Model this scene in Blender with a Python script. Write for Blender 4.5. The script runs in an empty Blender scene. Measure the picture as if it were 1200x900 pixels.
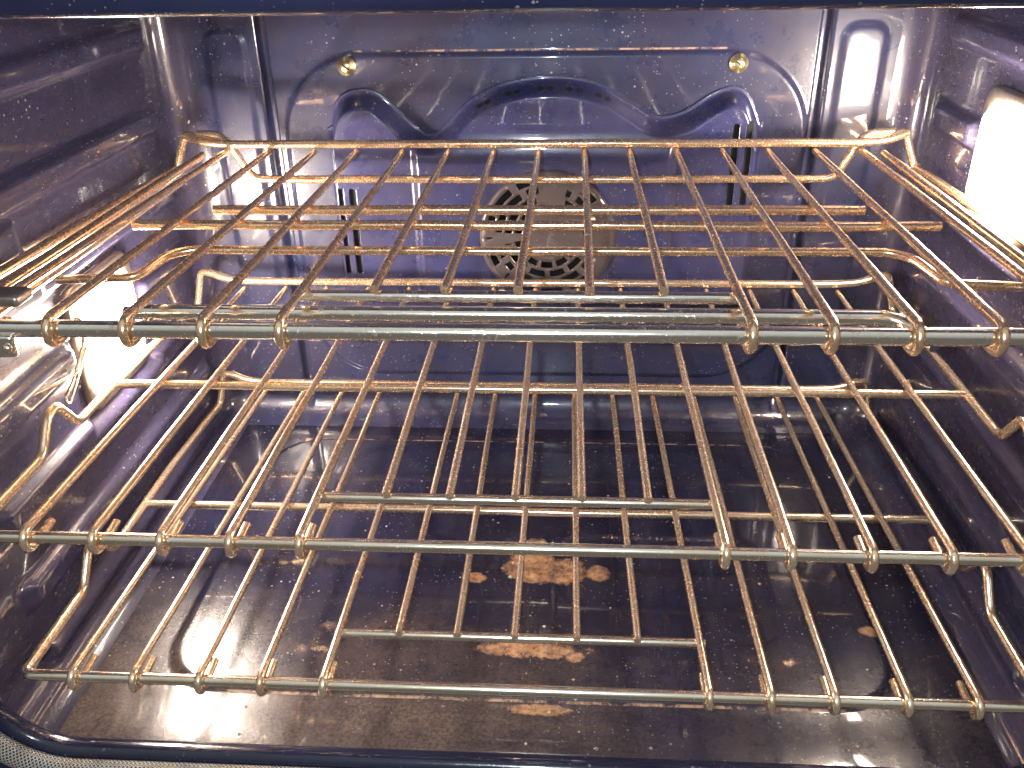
import bpy, bmesh, math, random
from mathutils import Vector, Matrix, noise as mn
random.seed(7)
scene = bpy.context.scene
COL = scene.collection
# ------------------------------------------------------------------ camera
cam_d = bpy.data.cameras.new("camera")
cam = bpy.data.objects.new("camera", cam_d); COL.objects.link(cam)
cam_d.sensor_width = 36.0
cam_d.lens = 36.0 * 1047.9 / 1200.0
cam_d.clip_start = 0.01; cam_d.clip_end = 50
R_ = Vector((0.99821995, 0.05732379, -0.01645957))
U_ = Vector((-0.01268783, 0.47377822, 0.88055279))
F_ = Vector((-0.05827481, 0.87877653, -0.47366218))
M = Matrix((R_, U_, -F_)).transposed().to_4x4()
M.translation = Vector((0.0265124, -0.40302362, 0.18626696))
cam.matrix_world = M
scene.camera = cam
# ------------------------------------------------------------------ world, exposure
w = bpy.data.worlds.new("World"); scene.world = w; w.use_nodes = True
bg = w.node_tree.nodes["Background"]
# a dim kitchen: dark towards the floor, paler towards the ceiling
wt = w.node_tree; _tc = wt.nodes.new('ShaderNodeTexCoord'); _sx = wt.nodes.new('ShaderNodeSeparateXYZ'); _rp = wt.nodes.new('ShaderNodeValToRGB')
wt.links.new(_tc.outputs['Generated'], _sx.inputs[0]); wt.links.new(_sx.outputs[2], _rp.inputs[0]); wt.links.new(_rp.outputs[0], bg.inputs[0])
_rp.color_ramp.elements[0].position = 0.05; _rp.color_ramp.elements[0].color = (.22, .20, .18, 1)
_rp.color_ramp.elements[1].position = 0.85; _rp.color_ramp.elements[1].color = (.92, .95, .92, 1)
_e = _rp.color_ramp.elements.new(.40); _e.color = (.60, .59, .56, 1)
bg.inputs[1].default_value = 0.42
vs = scene.view_settings
vs.view_transform = 'Standard'; vs.look = 'None'; vs.gamma = 1; vs.use_curve_mapping = False
vs.exposure = 0.6
scene.cycles.use_denoising = True
scene.cycles.max_bounces = 10; scene.cycles.glossy_bounces = 6; scene.cycles.diffuse_bounces = 4
scene.cycles.sample_clamp_indirect = 12.0
# the small cool light of the photographer's phone
ld = bpy.data.lights.new("phone_light", 'AREA'); ld.shape = 'DISK'; ld.size = 0.012
ld.energy = 2.0; ld.color = (0.82, 0.91, 1.0)
lo = bpy.data.objects.new("phone_light", ld); COL.objects.link(lo)
lo.location = (-.008, -.412, .197)
lo.rotation_euler = (Vector((0.0, 0.43, -0.15)) - lo.location).to_track_quat('-Z', 'Y').to_euler()
LAMP = 80.0          # radiance of the two lit oven lamps

# ------------------------------------------------------------------ materials
class NT:
    def __init__(s, name):
        s.m = bpy.data.materials.new(name); s.m.use_nodes = True
        s.t = s.m.node_tree; s.b = s.t.nodes["Principled BSDF"]
    def n(s, typ, **k):
        nd = s.t.nodes.new(typ)
        for a, v in k.items():
            if a.startswith('i_'): nd.inputs[a[2:].replace('_', ' ')].default_value = v
            else: setattr(nd, a, v)
        return nd
    def l(s, a, b): s.t.links.new(a, b)
    def co(s, scale=(1, 1, 1), kind='Object'):
        tc = s.n('ShaderNodeTexCoord'); mp = s.n('ShaderNodeMapping'); mp.inputs['Scale'].default_value = scale
        s.l(tc.outputs[kind], mp.inputs[0]); return mp.outputs[0]
    def noise(s, vec, scale, detail=6, rough=.6, dist=0.):
        nd = s.n('ShaderNodeTexNoise', i_Scale=scale, i_Detail=detail, i_Roughness=rough, i_Distortion=dist)
        s.l(vec, nd.inputs['Vector']); return nd.outputs['Fac']
    def ramp(s, fac, stops):
        r = s.n('ShaderNodeValToRGB'); e = r.color_ramp.elements
        while len(e) < len(stops): e.new(.5)
        for x, (p, c) in zip(e, stops):
            x.position = p; x.color = (c, c, c, 1) if isinstance(c, (int, float)) else (*c, 1)
        s.l(fac, r.inputs[0]); return r.outputs[0]
    def mix(s, fac, a, b, typ='MIX'):
        m = s.n('ShaderNodeMix', data_type='RGBA', blend_type=typ)
        for i, v in ((0, fac), (6, a), (7, b)):
            if isinstance(v, (int, float)): m.inputs[i].default_value = v if i == 0 else (v, v, v, 1)
            elif isinstance(v, tuple): m.inputs[i].default_value = (*v, 1)
            else: s.l(v, m.inputs[i])
        return m.outputs[2]
    def math(s, op, a, b=0., clamp=False):
        m = s.n('ShaderNodeMath', operation=op, use_clamp=clamp)
        for i, v in enumerate((a, b)):
            if isinstance(v, (int, float)): m.inputs[i].default_value = v
            else: s.l(v, m.inputs[i])
        return m.outputs[0]
    def bump(s, h, strength=.3, dist=.001, normal=None):
        b = s.n('ShaderNodeBump', i_Strength=strength, i_Distance=dist); s.l(h, b.inputs['Height'])
        if normal is not None: s.l(normal, b.inputs['Normal'])
        return b.outputs[0]
    def speck(s, vec, scale, size, keep):
        """small round specks: 1 inside a speck, 0 outside"""
        v = s.n('ShaderNodeTexVoronoi', i_Scale=scale); s.l(vec, v.inputs['Vector'])
        d = s.math('LESS_THAN', v.outputs['Distance'], size)
        sp = s.n('ShaderNodeSeparateColor'); s.l(v.outputs['Color'], sp.inputs[0])
        return s.math('MULTIPLY', d, s.math('GREATER_THAN', sp.outputs[0], keep))
    def set(s, **k):
        for a, v in k.items():
            i = s.b.inputs[a.replace('_', ' ')]
            if isinstance(v, tuple): i.default_value = (*v, 1)
            elif isinstance(v, (int, float)): i.default_value = v
            else: s.l(v, i)
        return s.m

def enamel(name, base, grime=0.0, grime_col=(.055, .036, .026), speckn=1.0, scratch=None, stains=None, rough=(.20, .42), film=0.35, lines=None, front=False, spec=.30):
    t = NT(name); v = t.co()
    big = t.noise(v, 9, 5, .6, .4); mid = t.noise(v, 45, 6, .65); fine = t.noise(v, 420, 4, .7)
    col = t.mix(t.ramp(big, [(.32, 0.), (.70, 1.)]), base, tuple(min(1, c * 1.5 + .004) for c in base))
    # thin film of cooked-on residue, greyish tan
    filmm = t.math('MULTIPLY', t.ramp(mid, [(.42, 0.), (.72, 1.)]), film)
    col = t.mix(filmm, col, (.046, .041, .056))
    if grime:
        g = t.math('MULTIPLY', t.ramp(t.noise(v, 6.5, 8, .68, .8), [(.40, 0.), (.66, 1.)]), grime)
        col = t.mix(g, col, grime_col)
    if front:   # baked film near the mouth; its left-to-right fade paints in the left lamp's light
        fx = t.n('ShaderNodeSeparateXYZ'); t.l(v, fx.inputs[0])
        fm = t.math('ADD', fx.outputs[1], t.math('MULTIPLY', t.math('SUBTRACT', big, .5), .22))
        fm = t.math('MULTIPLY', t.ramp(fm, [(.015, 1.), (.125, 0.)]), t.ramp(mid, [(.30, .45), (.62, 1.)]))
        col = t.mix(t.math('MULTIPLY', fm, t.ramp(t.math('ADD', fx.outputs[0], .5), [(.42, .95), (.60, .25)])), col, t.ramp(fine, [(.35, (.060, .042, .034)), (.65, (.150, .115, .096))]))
    s1 = t.speck(v, 150, .13, .72); s2 = t.speck(v, 420, .20, .80); s3 = t.speck(v, 60, .040, .70)
    sp = t.math('MAXIMUM', s1, t.math('MAXIMUM', s2, s3))
    spk = t.math('MULTIPLY', sp, t.math('MULTIPLY', t.ramp(t.noise(v, 16, 3), [(.42, 0.), (.62, 1.)]), .55 * speckn))
    col = t.mix(spk, col, (.46, .42, .40))
    h = t.math('ADD', t.math('MULTIPLY', mid, .5), t.math('MULTIPLY', fine, .22))
    h = t.math('ADD', h, t.math('MULTIPLY', sp, .35))
    if stains:
        acc = None
        warp = t.noise(v, 55, 6, .7); warp2 = t.noise(v, 260, 4, .7)
        sx = t.n('ShaderNodeSeparateXYZ'); t.l(v, sx.inputs[0])
        for (cx, cy, rx, ry, cut) in stains:
            dx = t.math('DIVIDE', t.math('SUBTRACT', sx.outputs[0], cx), rx)
            dy = t.math('DIVIDE', t.math('SUBTRACT', sx.outputs[1], cy), ry)
            r2 = t.math('ADD', t.math('MULTIPLY', dx, dx), t.math('MULTIPLY', dy, dy))
            f = t.math('SUBTRACT', 1.0, r2)
            f = t.math('ADD', f, t.math('MULTIPLY', t.math('SUBTRACT', warp, .5), cut))
            f = t.math('ADD', f, t.math('MULTIPLY', t.math('SUBTRACT', warp2, .5), cut * .5))
            f = t.ramp(f, [(.22, 0.), (.62, 1.)])
            acc = f if acc is None else t.math('MAXIMUM', acc, f)
        sc = t.ramp(t.noise(v, 130, 5), [(.3, (.34, .15, .06)), (.7, (.62, .36, .19))])
        col = t.mix(t.math('MULTIPLY', acc, t.ramp(t.noise(v, 170, 6, .8), [(.36, .15), (.60, 1.)])), col, sc)
        h = t.math('ADD', h, t.math('MULTIPLY', acc, .8))
    if lines:
        sx2 = t.n('ShaderNodeSeparateXYZ'); t.l(v, sx2.inputs[0])
        for (axis, pos, wd, xm) in lines:
            d = t.math('ABSOLUTE', t.math('SUBTRACT', sx2.outputs[axis], pos))
            f = t.math('SUBTRACT', 1.0, t.math('DIVIDE', d, wd), True)
            f = t.math('MULTIPLY', t.ramp(f, [(0., 0.), (.5, 1.)]), t.ramp(t.noise(v, 75, 6, .75), [(.44, 0.), (.56, 1.)]))
            f = t.math('MULTIPLY', f, t.math('LESS_THAN', t.math('ABSOLUTE', sx2.outputs[0]), xm))
            col = t.mix(f, col, (.42, .27, .18)); h = t.math('ADD', h, t.math('MULTIPLY', f, .7))
    if scratch:
        sn = t.noise(t.co(scratch), 30, 5, .75)
        h = t.math('ADD', h, t.math('MULTIPLY', sn, .12))
        rr = t.math('ADD', t.math('MULTIPLY', sn, rough[1] - rough[0]), rough[0] - .02)
    else:
        rr = t.ramp(t.noise(v, 22, 6, .7), [(.3, rough[0]), (.7, rough[1])])
    nrm = t.bump(h, .5, .0008)
    if stains:
        rr = t.math('MAXIMUM', rr, t.math('MULTIPLY', acc, .8))
    t.set(Base_Color=col, Roughness=rr, Normal=nrm, Coat_Weight=.75, Coat_Roughness=.06, Specular_IOR_Level=spec)
    lown = t.bump(t.noise(v, 30, 3), .12, .001)
    t.l(lown, t.b.inputs['Coat Normal'])
    return t.m

def wire_mat(name, bright, tint, rust, amount, rough=.22, metal=1.):
    t = NT(name); v = t.co(); inf = t.n('ShaderNodeObjectInfo')
    off = t.n('ShaderNodeVectorMath', operation='SCALE'); off.inputs[3].default_value = 1.0
    cx = t.n('ShaderNodeCombineXYZ'); t.l(t.math('MULTIPLY', inf.outputs['Random'], 3.7), cx.inputs[2])
    ad = t.n('ShaderNodeVectorMath', operation='ADD'); t.l(v, ad.inputs[0]); t.l(cx.outputs[0], ad.inputs[1]); v = ad.outputs[0]
    a = t.noise(v, 38, 5, .6); b = t.noise(v, 330, 5, .75); c = t.noise(v, 900, 3, .7)
    col = t.mix(t.ramp(a, [(.36, 0.), (.64, 1.)]), bright, tint)
    m = t.math('ADD', t.math('MULTIPLY', b, .62), t.math('MULTIPLY', a, .38))
    m = t.ramp(m, [(.62 - amount, 0.), (.74 - amount, 1.)])
    m2 = t.ramp(c, [(.60, 0.), (.68, 1.)])
    mm = t.math('MAXIMUM', t.math('MULTIPLY', m, .75), t.math('MULTIPLY', m2, min(1, .25 + amount * 2)))
    col = t.mix(mm, col, rust)
    met = t.math('SUBTRACT', metal, t.math('MULTIPLY', mm, .40))
    rr = t.math('ADD', rough, t.math('MULTIPLY', mm, .38))
    n = t.bump(t.math('ADD', b, t.math('MULTIPLY', mm, .5)), .32, .0002)
    return t.set(Base_Color=col, Metallic=met, Roughness=rr, Normal=n)

navy = (.016, .020, .056)
M_WALL = enamel("wall_enamel", (.025, .023, .054), grime=.22, grime_col=(.030, .021, .020), speckn=1.8, scratch=(60, 3, 9), film=.40)
M_BACK = enamel("back_enamel", navy, grime=.25, speckn=1.4, film=.40, lines=[(2, -.268, .0022, .29), (2, .0722, .0010, .165)])
M_COVER = enamel("cover_enamel", (.019, .022, .074), grime=.22, grime_col=(.070, .045, .032), speckn=1.2, film=.45)
M_GRILLE = enamel("grille_enamel", (.048, .038, .040), grime=.3, speckn=.6, film=.3, rough=(.35, .55))
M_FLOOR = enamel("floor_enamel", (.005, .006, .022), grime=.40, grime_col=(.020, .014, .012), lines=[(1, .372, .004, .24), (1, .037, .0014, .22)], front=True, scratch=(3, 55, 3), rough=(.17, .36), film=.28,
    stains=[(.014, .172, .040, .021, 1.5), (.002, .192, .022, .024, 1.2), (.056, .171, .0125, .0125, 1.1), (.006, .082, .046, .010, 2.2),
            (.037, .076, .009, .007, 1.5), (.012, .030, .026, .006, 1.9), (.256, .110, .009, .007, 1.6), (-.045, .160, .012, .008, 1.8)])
M_LIP = enamel("lip_enamel", (.006, .008, .026), speckn=.6, film=.04, rough=(.12, .22))
M_WIRE = wire_mat("tarnished_wire", (.96, .80, .58), (.91, .65, .43), (.15, .060, .030), .065, .19, .90)
M_WIRE_R = wire_mat("rusty_wire", (.95, .73, .48), (.88, .57, .35), (.11, .044, .024), .090, .19, .92)
M_BAR = wire_mat("chrome_bar", (.90, .86, .76), (.86, .74, .58), (.10, .055, .035), .035, .16)
M_TUBE = wire_mat("steel_tube", (.93, .92, .85), (.88, .82, .72), (.06, .035, .025), .06, .15)
t = NT("black_hole"); M_DARK = t.set(Base_Color=(.006, .006, .007), Roughness=.8)
t = NT("screw_zinc"); v = t.co(); M_SCREW = t.set(Base_Color=t.mix(t.noise(v, 300), (.85, .74, .42), (.62, .50, .28)), Metallic=1., Roughness=.32, Normal=t.bump(t.noise(v, 500), .4, .0004))
t = NT("lamp_glass"); M_LAMP = t.set(Base_Color=(.9, .9, .9), Roughness=.3, Emission_Color=(1.0, .85, .72), Emission_Strength=LAMP)
t = NT("latch_metal"); v = t.co(); M_LATCH = t.set(Base_Color=t.mix(t.noise(v, 200), (.42, .38, .34), (.16, .12, .10)), Metallic=.9, Roughness=.38, Normal=t.bump(t.noise(v, 500), .4, .0004))
# braided glass-fibre gasket
t = NT("gasket_braid"); uv = t.n('ShaderNodeTexCoord').outputs['UV']
def wave(ang):
    mp = t.n('ShaderNodeMapping'); mp.inputs['Rotation'].default_value = (0, 0, ang); t.l(uv, mp.inputs[0])
    wv = t.n('ShaderNodeTexWave', i_Scale=.24); t.l(mp.outputs[0], wv.inputs[0]); return wv.outputs['Fac']
wa, wb = wave(math.radians(40)), wave(math.radians(-40))
hh = t.math('MAXIMUM', wa, wb)
M_GASKET = t.set(Base_Color=t.mix(t.ramp(hh, [(.3, 0.), (.9, 1.)]), (.035, .033, .03), t.mix(t.ramp(t.noise(t.co(), 30), [(.45, 0.), (.62, 1.)]), (.46, .45, .42), (.42, .36, .28))), Roughness=.75, Metallic=.2, Normal=t.bump(hh, .9, .0012))

# ------------------------------------------------------------------ mesh helpers
def link(name, me, mat, parent=None, **props):
    o = bpy.data.objects.new(name, me); COL.objects.link(o)
    if mat is not None and len(me.materials) == 0: me.materials.append(mat)
    if parent: o.parent = parent
    for k, v in props.items(): o[k] = v
    return o
def mesh(name, verts, faces, smooth=True):
    me = bpy.data.meshes.new(name); me.from_pydata(verts, [], faces)
    if smooth: me.polygons.foreach_set('use_smooth', [True] * len(me.polygons))
    me.update(); return me
def round_path(pts, r, n=6):
    """replace inner corners of a polyline by arcs (radius list or number)"""
    out = [Vector(pts[0])]
    for i in range(1, len(pts) - 1):
        a, b, c = Vector(pts[i - 1]), Vector(pts[i]), Vector(pts[i + 1])
        u, v = (a - b), (c - b); lu, lv = u.length, v.length; u.normalize(); v.normalize()
        rr = min((r[i - 1] if isinstance(r, (list, tuple)) else r), lu * .48, lv * .48)
        p, q = b + u * rr, b + v * rr
        for k in range(n + 1):
            s = k / n; out.append(p * (1 - s) ** 2 + b * 2 * s * (1 - s) + q * s * s)
    out.append(Vector(pts[-1])); return out
def tube(path, rad, seg=10, cap=True, closed=False, uvs=False):
    P = [Vector(p) for p in path]; n = len(P); V = []; Fc = []
    T = []
    for i in range(n):
        if closed: d = P[(i + 1) % n] - P[i - 1]
        else: d = P[min(i + 1, n - 1)] - P[max(i - 1, 0)]
        T.append(d.normalized())
    ref = Vector((0, 0, 1)) if abs(T[0].z) < .9 else Vector((1, 0, 0))
    N = (ref - T[0] * ref.dot(T[0])).normalized()
    for i in range(n):
        N = (N - T[i] * N.dot(T[i])).normalized(); B = T[i].cross(N)
        r = rad[i] if isinstance(rad, (list, tuple)) else rad
        for k in range(seg):
            a = 2 * math.pi * k / seg; V.append(P[i] + (N * math.cos(a) + B * math.sin(a)) * r)
    m = n if closed else n - 1
    for i in range(m):
        j = (i + 1) % n
        for k in range(seg):
            k2 = (k + 1) % seg; Fc.append((i * seg + k, i * seg + k2, j * seg + k2, j * seg + k))
    if cap and not closed:
        base = len(V); V += [Vector(p) for p in V[:seg]] + [Vector(p) for p in V[(n - 1) * seg:n * seg]]
        Fc.append(tuple(base + k for k in range(seg))[::-1]); Fc.append(tuple(base + seg + k for k in range(seg)))
    me = mesh('tube', V, Fc)
    if cap and not closed:
        me.polygons[len(Fc) - 1].use_smooth = False; me.polygons[len(Fc) - 2].use_smooth = False
    if uvs:
        L = [0.]
        for i in range(1, n + 1): L.append(L[-1] + (P[i % n] - P[i - 1]).length)
        ul = me.uv_layers.new(name='UVMap')
        for f in range(m * seg):
            i, k = divmod(f, seg)
            for li, (a, b) in zip(me.polygons[f].loop_indices, ((i, k), (i, k + 1), (i + 1, k + 1), (i + 1, k))):
                ul.data[li].uv = (L[a] / .0016, b / seg * 2 * math.pi * .0075 / .0016)
    return me
def resample(pts, step):
    out = [pts[0]]
    for a, b in zip(pts, pts[1:]):
        n = max(1, int((b - a).length / step))
        for k in range(1, n + 1): out.append(a.lerp(b, k / n))
    return out
def wob(path, amp, seed):
    """slight unevenness of bent wire"""
    o = Vector((seed * 7.3, seed * 3.1, seed))
    return [p + Vector((mn.noise(p * 12 + o), 0, mn.noise(p * 11 - o))) * amp for p in path]
def bevel_box(sx, sy, sz, bev, seg=3):
    bm = bmesh.new(); bmesh.ops.create_cube(bm, size=1)
    bmesh.ops.scale(bm, vec=(sx, sy, sz), verts=bm.verts)
    bmesh.ops.bevel(bm, geom=bm.edges[:], offset=bev, segments=seg, affect='EDGES', profile=.5)
    me = bpy.data.meshes.new('box'); bm.to_mesh(me); bm.free()
    me.polygons.foreach_set('use_smooth', [True] * len(me.polygons)); return me
def move(me, v): me.transform(Matrix.Translation(Vector(v))); return me
def sstep(x, a, b):
    s = max(0., min(1., (x - a) / (b - a))); return s * s * (3 - 2 * s)
def grid(nu, nv, fn, keep=None):
    V = [fn(i / (nu - 1), j / (nv - 1)) for j in range(nv) for i in range(nu)]
    Fc = []
    for j in range(nv - 1):
        for i in range(nu - 1):
            a = j * nu + i
            if keep and not keep((i + .5) / (nu - 1), (j + .5) / (nv - 1)): continue
            Fc.append((a, a + 1, a + nu + 1, a + nu))
    return mesh('grid', V, Fc)

# ------------------------------------------------------------------ the oven
W, YB, ZF, ZT, RC = .340, .430, -.300, .156, .030      # half width, back, floor, ceiling, corner radius
oven = bpy.data.objects.new("oven", None); COL.objects.link(oven); oven.location = (0, 0, 0)
oven["label"] = "dark blue enamelled oven cavity with speckled walls, wavy fan cover and two lit lamps"
oven["category"] = "oven"
RIDGES = [.092, .024, -.040, -.104, -.168, -.228, -.280]
LENS = {-1: (.228, -.108), 1: (.247, .014)}            # y, z of each lens
def wall_relief(s, y, z):
    h = 0.
    for zc in RIDGES:
        d = abs(z - zc); e = sstep(y, .035, .055) * (1 - sstep(y, .378, .398))
        if d < .014: h = max(h, .0085 * (1 - sstep(d, .006, .0135)) * e)
    ly, lz = LENS[s]
    q = max(abs(y - ly) / .058, abs(z - lz) / .056)
    h *= sstep(q, .92, 1.12)
    # shallow pressed pocket in front of the lamp
    q2 = max(abs(y - .105) / .045, abs(z - (lz + .085)) / .030)
    h += .0025 * (1 - sstep(q2, .85, 1.05)) * (1 if s < 0 else .6)
    h += .0012 * mn.noise(Vector((y * 9, z * 9, s * 3.)))
    return h
def fillet(z):
    """inward shift near the floor and the ceiling so the walls round into them"""
    r = RC
    if z < ZF + r: a = ZF + r - z; return r - math.sqrt(max(0, r * r - a * a))
    if z > ZT - r: a = z - ZT + r; return r - math.sqrt(max(0, r * r - a * a))
    return 0.
ZL = [ZF + RC * (1 - math.cos(a * math.pi / 2 / 8)) for a in range(8)]
nz = 190
ZL += [ZF + RC + (ZT - ZF - 2 * RC) * k / nz for k in range(nz + 1)]
ZL += [ZT - RC * (1 - math.cos(a * math.pi / 2 / 8)) for a in range(7, -1, -1)]
def sweep_wall(path, relief):
    """path: list of (x, y, nx, ny) with inward normals; swept over the heights ZL"""
    V = []; n = len(path)
    for z in ZL:
        f = fillet(z)
        for (x, y, nx, ny) in path:
            o = f + (relief(x, y, z) if f < .004 else 0)
            V.append((x + nx * o, y + ny * o, z))
    Fc = [(j * n + i, j * n + i + 1, (j + 1) * n + i + 1, (j + 1) * n + i) for j in range(len(ZL) - 1) for i in range(n - 1)]
    return mesh('wall', V, Fc)
for s in (-1, 1):
    path = [(s * W, y, -s, 0) for y in [-.004 + (.400 + .004) * k / 150 for k in range(151)]]
    for k in range(1, 13):
        a = k / 12 * math.pi / 2
        path.append((s * (W - RC + RC * math.cos(a)), YB - RC + RC * math.sin(a), -s * math.cos(a), -math.sin(a)))
    link("side_wall", sweep_wall(path, lambda x, y, z, s=s: wall_relief(s, y, z) if y < .4 else 0.), M_WALL, oven,
         label=("left" if s < 0 else "right") + " side wall with pressed rack guides and a lit lamp")
def sm_box(x, z, cx, cz, hx, hz, r):
    qx, qz = abs(x - cx) - hx + r, abs(z - cz) - hz + r
    return min(max(qx, qz), 0) + math.hypot(max(qx, 0), max(qz, 0)) - r
def back_relief(x, y, z):
    h = -.010 * (1 - sstep(abs(abs(x) - .2475), .0030, .0052))                         # the two upright seams
    h += .0035 * (1 - sstep(sm_box(x, z, .003, -.090, .238, .160, .075), -.0025, .0015))  # big pressed field
    h += .0022 * (1 - sstep(sm_box(abs(x), z, .281, -.06, .018, .150, .012), -.003, .003))
    h += .0022 * (1 - sstep(abs(z + .205), .003, .008)) * (1 - sstep(abs(x), .19, .21))
    h += .0009 * mn.noise(Vector((x * 8, z * 8, 5.)))
    return h
path = [(x, YB, 0, -1) for x in [-(W - RC) + 2 * (W - RC) * k / 330 for k in range(331)]]
link("back_wall", sweep_wall(path, back_relief), M_BACK, oven)
# floor: front border slopes up to the lip, centre is a pressed rounded field
def floor_fn(u, v):
    x = -(W - RC) + 2 * (W - RC) * u; y = -.010 + (.400 + .010) * v
    z = ZF
    z += .0040 * (1 - sstep(sm_box(x, y, 0, .205, .262, .166, .045), -.004, .002))
    z += .0022 * (1 - sstep(y, -.01, .032)) * (1 - sstep(abs(x), .27, .31))
    z += .0006 * mn.noise(Vector((x * 7, y * 7, 2.))) * (1 - sstep(abs(x), .28, .31)) * (1 - sstep(y, .36, .4))
    z -= .0022 * (1 - sstep(sm_box(x, y, .105, .155, .085, .062, .022), -.002, .002))
    return (x, y, z)
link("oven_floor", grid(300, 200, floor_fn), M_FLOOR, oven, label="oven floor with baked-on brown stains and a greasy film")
link("ceiling", grid(4, 4, lambda u, v: ((u * 2 - 1) * (W - RC), -.004 + .404 * v, ZT)), M_WALL, oven)
# front flange: rounded rectangular opening with a rolled lip
def rrect(hx, z0, z1, r, n=10, step=.02):
    pts = []
    for (cx, cz, a0) in ((hx - r, z0 + r, -90), (hx - r, z1 - r, 0), (-hx + r, z1 - r, 90), (-hx + r, z0 + r, 180)):
        for k in range(n + 1):
            a = math.radians(a0 + 90 * k / n); pts.append((cx + r * math.cos(a), cz + r * math.sin(a)))
    return pts
def flange(hx, z0, z1, r, prof):
    """prof: (outward offset, y)"""
    n = len(rrect(hx, z0, z1, r)); V = []
    for off, y in prof:
        V += [(x, y, z) for x, z in rrect(hx + off, z0 - off, z1 + off, r + off)]
    Fc = [(j * n + i, j * n + (i + 1) % n, (j + 1) * n + (i + 1) % n, (j + 1) * n + i) for j in range(len(prof) - 1) for i in range(n)]
    return mesh('flange', V, Fc)
prof = [(.016, -.0045), (.010, -.0075), (.004, -.0105), (.0015, -.0125), (.0004, -.015), (0, -.0185), (.0002, -.0201), (.0008, -.0215), (.0018, -.0228), (.0030, -.0238), (.0044, -.0246), (.006, -.025), (.018, -.025), (.030, -.025), (.032, -.027), (.060, -.027), (.16, -.027)]
link("front_flange", flange(.336, -.2910, .1475, .052, prof), M_LIP, oven)
g = [Vector((x, -.0305, z)) for x, z in rrect(.336 + .0105, -.2910 - .0105, .1475 + .022, .0625, 24)]
g2 = []
for i in range(len(g)):
    a, b = g[i], g[(i + 1) % len(g)]; k = max(1, int((b - a).length / .006))
    g2 += [a.lerp(b, q / k) for q in range(k)]
link("door_gasket", tube(g2, .0072, 16, closed=True, uvs=True), M_GASKET, oven, label="grey braided fibre gasket round the opening")

# fan cover: wavy-topped pressed plate with slots, round holes and a circular grille
WX = [(-.1905, .005), (-.186, .024), (-.178, .034), (-.166, .0385), (-.150, .0380), (-.136, .029), (-.119, .0120), (-.104, .0005), (-.096, -.0005), (-.086, .006), (-.070, .022), (-.055, .0335), (-.024, .0455), (.0145, .0495), (.053, .0435), (.084, .0270), (.100, .0175), (.112, .0145), (.130, .0185), (.152, .0320), (.166, .0385), (.178, .0385), (.188, .030), (.1985, .008)]
def wave_z(x):
    if x <= WX[0][0]: return WX[0][1]
    for i in range(len(WX) - 1):
        (a, p), (b, q) = WX[i], WX[i + 1]
        if x <= b:
            def sl(j):
                if j <= 0 or j >= len(WX) - 1: return (WX[min(j + 1, len(WX) - 1)][1] - WX[max(j - 1, 0)][1]) / (WX[min(j + 1, len(WX) - 1)][0] - WX[max(j - 1, 0)][0])
                return (WX[j + 1][1] - WX[j - 1][1]) / (WX[j + 1][0] - WX[j - 1][0])
            h = b - a; s = (x - a) / h; m0, m1 = sl(i) * h, sl(i + 1) * h
            return (2*s**3-3*s*s+1)*p + (s**3-2*s*s+s)*m0 + (-2*s**3+3*s*s)*q + (s**3-s*s)*m1
    return WX[-1][1]
CX0, CX1, CZ0, CZ1 = -.198, .206, -.176, .058
def cover_sd(x, z):
    e = .003; g_ = (wave_z(x + e) - wave_z(x - e)) / (2 * e)
    d = (wave_z(x) - z) / math.sqrt(1 + min(g_ * g_, 4))
    return min(d, (x + .1945) * 1.8, (.2015 - x) * 1.8, z + .170)
GC = (.009, -.090); GR = .063
SLOTS = []
for x0 in (-.1845, -.1730): SLOTS += [(x0, -.0875, .0030, .042)]
for x0 in (.1750, .1866): SLOTS += [(x0, -.029, .0030, .041)]
HOLES = [(-.052, .0335), (-.045, .036), (-.026, .0425), (-.018, .044), (.003, .0465), (.011, .0470), (.028, .0450), (.037, .0430), (.054, .0360), (.062, .0318)]
DEPTH = .0195
def cover_y(x, z):
    sd = cover_sd(x, z)
    mid = sstep(.121 - abs(x - .004), 0, .009) * sstep(.008 - z, 0, .024) * sstep(z + .166, 0, .012)
    return YB - .0047 - DEPTH * sstep(sd, .0005, .0140) - .0045 * mid - .0008 * mn.noise(Vector((x * 12, z * 12, 9.)))
NU, NV = 405, 235
def cover_fn(u, v):
    x = CX0 + (CX1 - CX0) * u; z = CZ0 + (CZ1 - CZ0) * v; return (x, cover_y(x, z), z)
def cover_keep(u, v):
    x = CX0 + (CX1 - CX0) * u; z = CZ0 + (CZ1 - CZ0) * v
    if cover_sd(x, z) < -.0015: return False
    if math.hypot(x - GC[0], z - GC[1]) < GR - .0005: return False
    for (cx, cz, hx, hz) in SLOTS:
        if sm_box(x, z, cx, cz, hx, hz, hx) < 0: return False
    return True
cover = link("fan_cover", grid(NU, NV, cover_fn, cover_keep), M_COVER, oven, label="wavy-topped fan cover plate with slots")
# trim unused vertices, give the plate its sheet thickness
bm = bmesh.new(); bm.from_mesh(cover.data)
bmesh.ops.delete(bm, geom=[v for v in bm.verts if not v.link_faces], context='VERTS'); bm.to_mesh(cover.data); bm.free()
so = cover.modifiers.new("sheet", 'SOLIDIFY'); so.thickness = .0012; so.offset = -1
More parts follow.
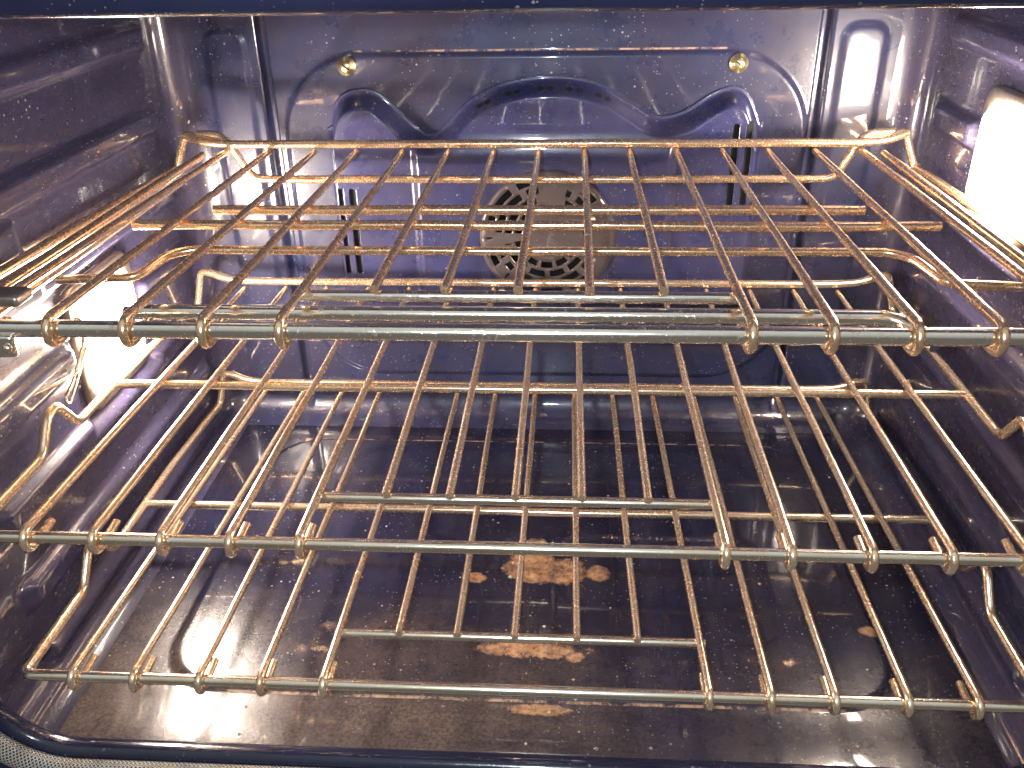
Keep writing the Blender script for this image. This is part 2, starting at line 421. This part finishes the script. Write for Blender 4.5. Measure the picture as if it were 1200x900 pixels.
# dark space behind the openings
back_box = []
for (cx, cz, hx, hz) in SLOTS:
    back_box.append((cx, cover_y(cx, cz) + .0042, cz, hx * 1.5, hz + .002))
V = []; Fc = []
for (cx, y, cz, hx, hz) in back_box:
    n = len(V); V += [(cx - hx, y, cz - hz), (cx + hx, y, cz - hz), (cx + hx, y, cz + hz), (cx - hx, y, cz + hz)]; Fc.append((n, n + 1, n + 2, n + 3))
link("vent_backing", mesh('vb', V, Fc, False), M_DARK, cover, kind='stuff')
bm = bmesh.new(); bmesh.ops.create_cone(bm, cap_ends=True, segments=16, radius1=.0030, radius2=.0030, depth=.003)
hole_me = bpy.data.meshes.new('hole'); bm.to_mesh(hole_me); bm.free()
for cx, _ in HOLES:
    cz = wave_z(cx) - .0078; e = .0015
    nrm = Vector((cover_y(cx + e, cz) - cover_y(cx - e, cz), -2 * e, cover_y(cx, cz + e) - cover_y(cx, cz - e))).normalized()
    o = link("vent_hole", hole_me, M_DARK, cover); o.rotation_euler = nrm.to_track_quat('Z', 'Y').to_euler()
    o.location = Vector((cx, cover_y(cx, cz), cz)) - nrm * .0012
# circular grille: polar sheet with arc slots
rings = [0, .012, .018, .0210, .0245, .0305, .0335, .0395, .0425, .0485, .0515, .0575, .0632]
NA = 180; V = []; Fc = []
yg = YB - .0047 - DEPTH - .0045
for r in rings:
    for k in range(NA):
        a = 2 * math.pi * k / NA
        V.append((GC[0] + r * math.cos(a), yg - .0003 + .0012 * sstep(r, .0605, .0632), GC[1] + r * math.sin(a)))
def in_sector(a, lo, hi):
    return (a - lo) % 360 < (hi - lo) % 360
SECT = [(95, 172), (188, 218), (232, 330), (352, 18), (36, 62)]
for j in range(1, len(rings)):
    for k in range(NA):
        a = k * 360 / NA; rm = (rings[j - 1] + rings[j]) / 2
        hole = False
        if j in (5, 7, 9, 11):
            sp = (j * 11) % 17
            for q, (lo, hi) in enumerate(SECT):
                if q >= 3 and j < 7: continue
                if q == 3 and j > 8: continue
                if in_sector(a - sp + rm * 200, lo, hi):
                    # bridges split the arcs into short slots
                    ph = (a - lo + sp * 3) % 30
                    if ph > 7: hole = True
        if hole: continue
        k2 = (k + 1) % NA
        Fc.append(((j - 1) * NA + k, (j - 1) * NA + k2, j * NA + k2, j * NA + k))
gr = link("fan_grille", mesh('grille', V, Fc), M_GRILLE, oven, label="round brownish fan grille with curved slots")
so = gr.modifiers.new("sheet", 'SOLIDIFY'); so.thickness = .0016; so.offset = -1
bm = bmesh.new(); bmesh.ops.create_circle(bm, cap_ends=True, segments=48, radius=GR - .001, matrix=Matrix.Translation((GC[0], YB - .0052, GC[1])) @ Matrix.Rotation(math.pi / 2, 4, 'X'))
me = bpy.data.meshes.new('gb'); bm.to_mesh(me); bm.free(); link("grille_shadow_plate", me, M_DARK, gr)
# fan hub rivets
for (x, z) in ((.027, -.062), (.050, -.073), (-.035, -.145)):
    bm = bmesh.new(); bmesh.ops.create_uvsphere(bm, u_segments=14, v_segments=8, radius=.0036); bmesh.ops.scale(bm, vec=(1, .55, 1), verts=bm.verts)
    me = bpy.data.meshes.new('rivet'); bm.to_mesh(me); bm.free(); me.polygons.foreach_set('use_smooth', [True] * len(me.polygons))
    o = link("rivet", me, M_SCREW, gr); o.location = (x, yg - .002, z)
# two cover screws
def screw_mesh():
    prof = [(0, .0036), (.002, .0035), (.0046, .0028), (.0056, .0016), (.006, .0), (.0078, -.0002), (.0084, -.0012)]
    V = []; Fc = []; n = 24
    for r, h in prof:
        for k in range(n):
            a = 2 * math.pi * k / n; V.append((r * math.cos(a), -h, r * math.sin(a)))
    for j in range(len(prof) - 1):
        for k in range(n): Fc.append((j * n + k, (j + 1) * n + k, (j + 1) * n + (k + 1) % n, j * n + (k + 1) % n))
    return mesh('screw', V, Fc)
sm = screw_mesh()
for x in (-.1715, .1750):
    o = link("screw", sm, M_SCREW, oven); o.location = (x, YB - .0055, .060)
    c = link("screw_slot", bevel_box(.0076, .0006, .0012, .0002, 1), M_DARK, o); c.location = (0, -.0036, 0); c.rotation_euler = (0, .6, 0)

# lamps in the side walls: frame, glass lens, wire clip
for s in (-1, 1):
    ly, lz = LENS[s]
    V = []; Fc = []
    hy, hz = .049, .047
    def rr2(hy, hz, r, n=7):
        p = []
        for (cy, cz, a0) in ((hy - r, -hz + r, -90), (hy - r, hz - r, 0), (-hy + r, hz - r, 90), (-hy + r, -hz + r, 180)):
            for k in range(n + 1):
                a = math.radians(a0 + 90 * k / n); p.append((cy + r * math.cos(a), cz + r * math.sin(a)))
        return p
    def loft(levels):
        V = []; Fc = []; n = None
        for (hy, hz, r, x) in levels:
            p = rr2(hy, hz, r); n = len(p); V += [(-s * x, a, b) for a, b in p]
        for j in range(len(levels) - 1):
            for k in range(n): Fc.append((j * n + k, j * n + (k + 1) % n, (j + 1) * n + (k + 1) % n, (j + 1) * n + k))
        Fc.append(tuple((len(levels) - 1) * n + k for k in range(n)))
        return V, Fc
    V, Fc = loft([(.041, .039, .012, -.002), (.041, .039, .012, .004), (.040, .038, .012, .0075), (.037, .035, .011, .0105), (.031, .029, .010, .0125), (.018, .017, .008, .0138)])
    lens = link("lamp_lens", mesh('lens', V, Fc), M_LAMP, oven, label="glowing lamp lens in the " + ("left" if s < 0 else "right") + " wall")
    lens.location = (s * W, ly, lz)
    bd = bpy.data.lights.new("lamp_bulb", 'POINT'); bd.energy = 3.0 if s < 0 else 1.5; bd.color = (1.0, .84, .70); bd.shadow_soft_size = .011
    bo = bpy.data.objects.new("lamp_bulb", bd); COL.objects.link(bo); bo.location = (s * (W - .026), ly, lz)
    V, Fc = loft([(.053, .051, .016, .0005), (.053, .051, .016, .0035), (.051, .049, .015, .005), (.045, .043, .013, .005), (.0425, .0405, .012, .003), (.042, .040, .012, .001)])
    fr = link("lamp_frame", mesh('frame', V, Fc[:-1]), M_LATCH, oven); fr.location = (s * W, ly, lz)
    c = [(-.151, .012, .002), (-.107, .004, .010), (-.067, -.003, .012), (-.050, .014, .010), (-.044, .030, .004)]
    loop = [(-.052, .010, .012), (-.080, -.014, .010), (-.089, -.020, .010), (-.093, -.013, .010), (-.082, -.006, .012), (-.052, .016, .012)]
    for cc in ((c, loop) if s < 0 else ()):
        o = link("lens_clip", tube([Vector((-s * p[2], p[0], p[1])) for p in round_path([(a, b, d) for a, b, d in cc], .02, 6)], .0011, 8), M_BAR, fr)

# ------------------------------------------------------------------ racks
RW, RB = .0026, .0037
def hook_wire(x0, x1, yf, yb, zf, zb, barz, seed, rw=RW, rb=RB):
    """long wire: from the back bar over the front bar, curling round under it with a short tail"""
    R = rb + rw
    pts = [(x1, yb, zb)]
    n = 26
    for k in range(1, n): pts.append((x1 + (x0 - x1) * k / n, yb + (yf - yb) * k / n, zb + (zf - zb) * k / n))
    for k in range(0, 11):
        a = math.radians(90 + 18 * k * 1.03)
        pts.append((x0, yf + R * math.cos(a), barz + R * math.sin(a)))
    pts.append((x0, yf + .004, barz - R - .0002)); pts.append((x0, yf + .0225, barz - R + .0014))
    P = [Vector(p) for p in pts]
    P = [P[i] + (Vector((mn.noise(Vector((seed * 5.1, P[i].y * 9, 0))), 0, mn.noise(Vector((0, P[i].y * 8, seed * 3.3))) * .6)) * .0005 * min(1, (P[i].y - yf) / .05) if P[i].y > yf else Vector()) for i in range(len(P))]
    return tube(P, rw, 10)
def short_wire(x0, x1, ys, yb, zf, zb, seed, rw=RW):
    P = [Vector((x1 + (x0 - x1) * k / 18, yb + (ys - .0052 - yb) * k / 18, zb + (zf - zb) * k / 18)) for k in range(19)]
    P = [p + Vector((mn.noise(Vector((seed * 4.1, p.y * 9, 0))), 0, 0)) * .0005 for p in P]
    return tube(P, rw, 10)

DATA = [
 dict(z=0.0, yf=.002, ys=.0475, ym=.178, yb=.375, mat=M_WIRE_R, front=M_TUBE,
      fx={-7: -.2755, -6: -.2362, -5: -.1964, -4: -.1561, -3: -.1162, 3: .1176, 4: .1565, 5: .1966, 6: .2358, 7: .2755, -2: -.0773, -1: -.0382, 0: .001, 1: .0398, 2: .079},
      bx={-7: -.274, -6: -.2352, -5: -.1942, -4: -.1571, -3: -.1164, -2: -.0766, -1: -.0369, 0: .0019, 1: .0413, 2: .0798, 3: .1197, 4: .1587, 5: .1968, 6: .2362, 7: .2755}),
 dict(z=-.1295, yf=-.006, ys=.040, ym=.186, yb=.377, mat=M_WIRE, front=M_BAR,
      fx={-7: -.2813, -6: -.241, -5: -.2015, -4: -.1614, -3: -.1212, 3: .1162, 4: .1519, 5: .1953, 6: .2373, 7: .2775, -2: -.0805, -1: -.0413, 0: -.0018, 1: .0379, 2: .0774},
      bx={k: -.0015 + .0395 * k for k in range(-7, 8)}),
 dict(z=-.2426, yf=-.004, ys=.0415, ym=.186, yb=.384, mat=M_WIRE, front=M_BAR,
      fx={-7: -.2834, -6: -.2434, -5: -.2009, -4: -.1616, -3: -.1215, 3: .1173, 4: .1545, 5: .193, 6: .2361, 7: .2773, -2: -.0815, -1: -.0423, 0: -.004, 1: .0369, 2: .0764},
      bx={-7: -.2755, -6: -.236, -5: -.197, -4: -.1586, -3: -.119, -2: -.0802, -1: -.042, 0: -.0022, 1: .0366, 2: .0744, 3: .1138, 4: .154, 5: .1939, 6: .2346, 7: .2735})]
LABELS = ["topmost oven rack with a thick steel front tube, second tube and lower sliding frame",
          "middle oven rack of tarnished wire hooked over a slim front bar, under the sliding rack",
          "lowest oven rack of bronze wire, directly above the stained oven floor"]
GROUP = "wire racks stacked in the oven"
for ri, D in enumerate(DATA):
    root = bpy.data.objects.new("sliding_rack" if ri == 0 else "oven_rack", None); COL.objects.link(root)
    z0 = D['z']; root.location = (0, 0, z0)
    root["label"] = LABELS[ri]; root["category"] = "oven rack"; root["group"] = GROUP
    rb = .0046 if ri == 0 else RB
    bz = -.003                      # front / cross bar centre
    wzf = bz + rb + RW; wzb = -.003
    wz = lambda y: wzf + (wzb - wzf) * (y - D['yf']) / (D['yb'] - D['yf'])
    for k in range(-7, 8):
        if abs(k) >= 3:
            me = hook_wire(D['fx'][k], D['bx'][k], D['yf'], D['yb'] - .003, wzf, wzb, bz, ri * 20 + k, rb=rb)
        else:
            me = short_wire(D['fx'][k], D['bx'][k], D['ys'], D['yb'] - .003, wz(D['ys']), wzb, ri * 20 + k)
        link("rack_wire", me, D['mat'], root)
    XS = .318
    # finger bar and cross bar under the wires
    link("finger_bar", tube(resample([Vector((D['fx'][-3] - .004, D['ys'], wz(D['ys']) - RW - .0033)), Vector((D['fx'][3] + .004, D['ys'], wz(D['ys']) - RW - .0033))], .02), .0034, 12), D['front'], root)
    xm = .272 if ri == 0 else .318
    link("cross_bar", tube(wob(resample([Vector((-xm, D['ym'], wz(D['ym']) - RW - .0036)), Vector((xm, D['ym'], wz(D['ym']) - RW - .0036))], .02), .0006, ri + 4), .0034, 12), D['mat'] if ri else M_WIRE_R, root)
    # back bar with its raised corners, running into the two side wires
    zb = .003; yb = D['yb']
    path = [(-.313, yb + .004, .0105), (-.296, yb, .005), (-.270, yb, zb), (.270, yb, zb), (.296, yb, .005), (.313, yb + .004, .0105)]
    link("back_bar", tube(wob(resample(round_path(path, .015, 5), .02), .0006, ri), .0037, 12), D['mat'], root)
    for s in (-1, 1):
        if ri == 0:
            p = [(s * .332, -.004, -.012), (s * .328, yb - .02, -.020), (s * .324, yb + .004, -.020), (s * .311, yb + .006, .0125), (s * .300, yb + .002, .0075)]
            link("side_wire", tube(resample(round_path(p, [.01, .008, .007], 6), .02), .0034, 12), D['mat'], root)
        else:
            p = [(s * XS, D['yf'] + .012, bz), (s * XS, .076, bz), (s * XS, .094, .0195), (s * XS, .105, .0210), (s * XS, .124, bz - .001), (s * .3225, .25, bz - .006), (s * .330, yb - .014, -.024), (s * .3295, yb + .002, -.024), (s * .321, yb + .004, .0115), (s * .309, yb + .002, .0095)]
            link("side_wire", tube(resample(round_path(p, [.008, .010, .008, .008, .02, .02, .008, .006], 6), .02), .0034, 12), D['mat'], root)
    if ri == 0:
        link("front_tube", tube(resample([Vector((-.322, D['yf'], bz)), Vector((.322, D['yf'], bz))], .02), rb, 16), M_TUBE, root)
        # second tube behind the front one, its right end bent down
        zt = -.0085
        p = [(-.215, .036, zt - .001), (-.205, .037, zt), (.196, .037, zt), (.206, .031, zt - .002), (.214, .016, zt - .006)]
        link("rear_tube", tube(resample(round_path(p, .006, 5), .02), .0042, 14), M_TUBE, root)
        # rusty flat-ended bar close behind the cross bar
        p = [(-.228, .214, -.006), (.233, .214, -.006)]
        link("rusty_bar", tube(wob(resample([Vector(a) for a in p], .02), .0006, 9), .0036, 12), M_WIRE_R, root)
        # dropped rear rail
        p = [(-.300, .381, .011), (-.277, .379, .010), (-.255, .378, -.0280), (-.235, .378, -.0290), (.240, .378, -.0290), (.258, .378, -.0280), (.277, .379, .010), (.302, .381, .011)]
        link("rear_rail", tube(wob(resample(round_path(p, .014, 6), .02), .0006, 3), .0036, 12), M_WIRE_R, root)
        # lower stretcher with cranked ends
        p = [(-.305, .126, -.026), (-.252, .126, -.024), (-.240, .154, -.0185), (-.225, .163, -.018), (.235, .163, -.018), (.248, .154, -.0185), (.260, .124, -.024), (.305, .124, -.026)]
        link("stretcher", tube(wob(resample(round_path(p, .008, 5), .02), .0005, 5), .0030, 12), M_WIRE_R, root)
        for s in (-1, 1):
            p = [(s * .305, .0, -.012), (s * .303, .355, -.012)]
            link("slide_rail", tube(resample([Vector(a) for a in p], .02), .0042, 12), M_TUBE, root)
            p = [(s * .317, .0, -.026), (s * .315, .365, -.026)]
            link("slide_rail", tube(resample([Vector(a) for a in p], .02), .0038, 12), D['mat'], root)
            p = [(s * .2905, .0, .001), (s * .2865, .35, .000)]
            link("slide_rail", tube(resample([Vector(a) for a in p], .02), .0030, 12), D['mat'], root)
            # pull latch gripping the front tube
            o = link("latch_tab", move(bevel_box(.046, .016, .0065, .0022), (s * .276, .0115, .0105)), M_LATCH, root)
            o = link("latch_plate", move(bevel_box(.040, .0045, .0125, .0018), (s * .276, -.0035, -.0105)), M_TUBE, root)
            bm = bmesh.new(); bmesh.ops.create_uvsphere(bm, u_segments=12, v_segments=8, radius=.0026); me = bpy.data.meshes.new('pin'); bm.to_mesh(me); bm.free()
            me.polygons.foreach_set('use_smooth', [True] * len(me.polygons)); q = link("latch_pin", me, M_BAR, o); q.location = (s * .2585, -.0062, -.0105)
    else:
        p = [(-XS, D['yf'] + .013, bz), (-XS, D['yf'], bz), (XS, D['yf'], bz), (XS, D['yf'] + .013, bz)]
        link("front_bar", tube(resample(round_path(p, .009, 7), .02), RB, 14), D['front'], root)

# ------------------------------------------------------------------ burnt crumbs on the floor
V = []; Fc = []
for i in range(120):
    x = random.uniform(-.29, .29); y = random.uniform(-.002, .38); r = random.choice([.0004, .0006, .0009, .0013]) * random.uniform(.7, 1.3)
    if random.random() < .4: x = random.gauss(.01, .07); y = random.gauss(.13, .07); y = min(max(y, 0), .38)
    _, _, zz = floor_fn((x + W - RC) / (2 * (W - RC)), (y + .010) / .41)
    b = len(V)
    for dx, dy, dz in ((1, 0, .2), (0, 1, .2), (-1, 0, .2), (0, -1, .2), (0, 0, 1), (0, 0, -.3)):
        V.append((x + dx * r * random.uniform(.6, 1.4), y + dy * r * random.uniform(.6, 1.4), zz + dz * r * random.uniform(.6, 1.2)))
    for a, c in ((0, 1), (1, 2), (2, 3), (3, 0)): Fc.append((b + a, b + c, b + 4)); Fc.append((b + c, b + a, b + 5))
t = NT("crumb_ash"); v = t.co(); M_CRUMB = t.set(Base_Color=t.ramp(t.noise(v, 60), [(.42, (.05, .03, .02)), (.5, (.30, .20, .14)), (.6, (.62, .56, .50))]), Roughness=.7)
link("crumbs", mesh('crumbs', V, Fc, False), M_CRUMB, None, label="scattered burnt crumbs and ash on the oven floor", category="crumbs", kind="stuff")
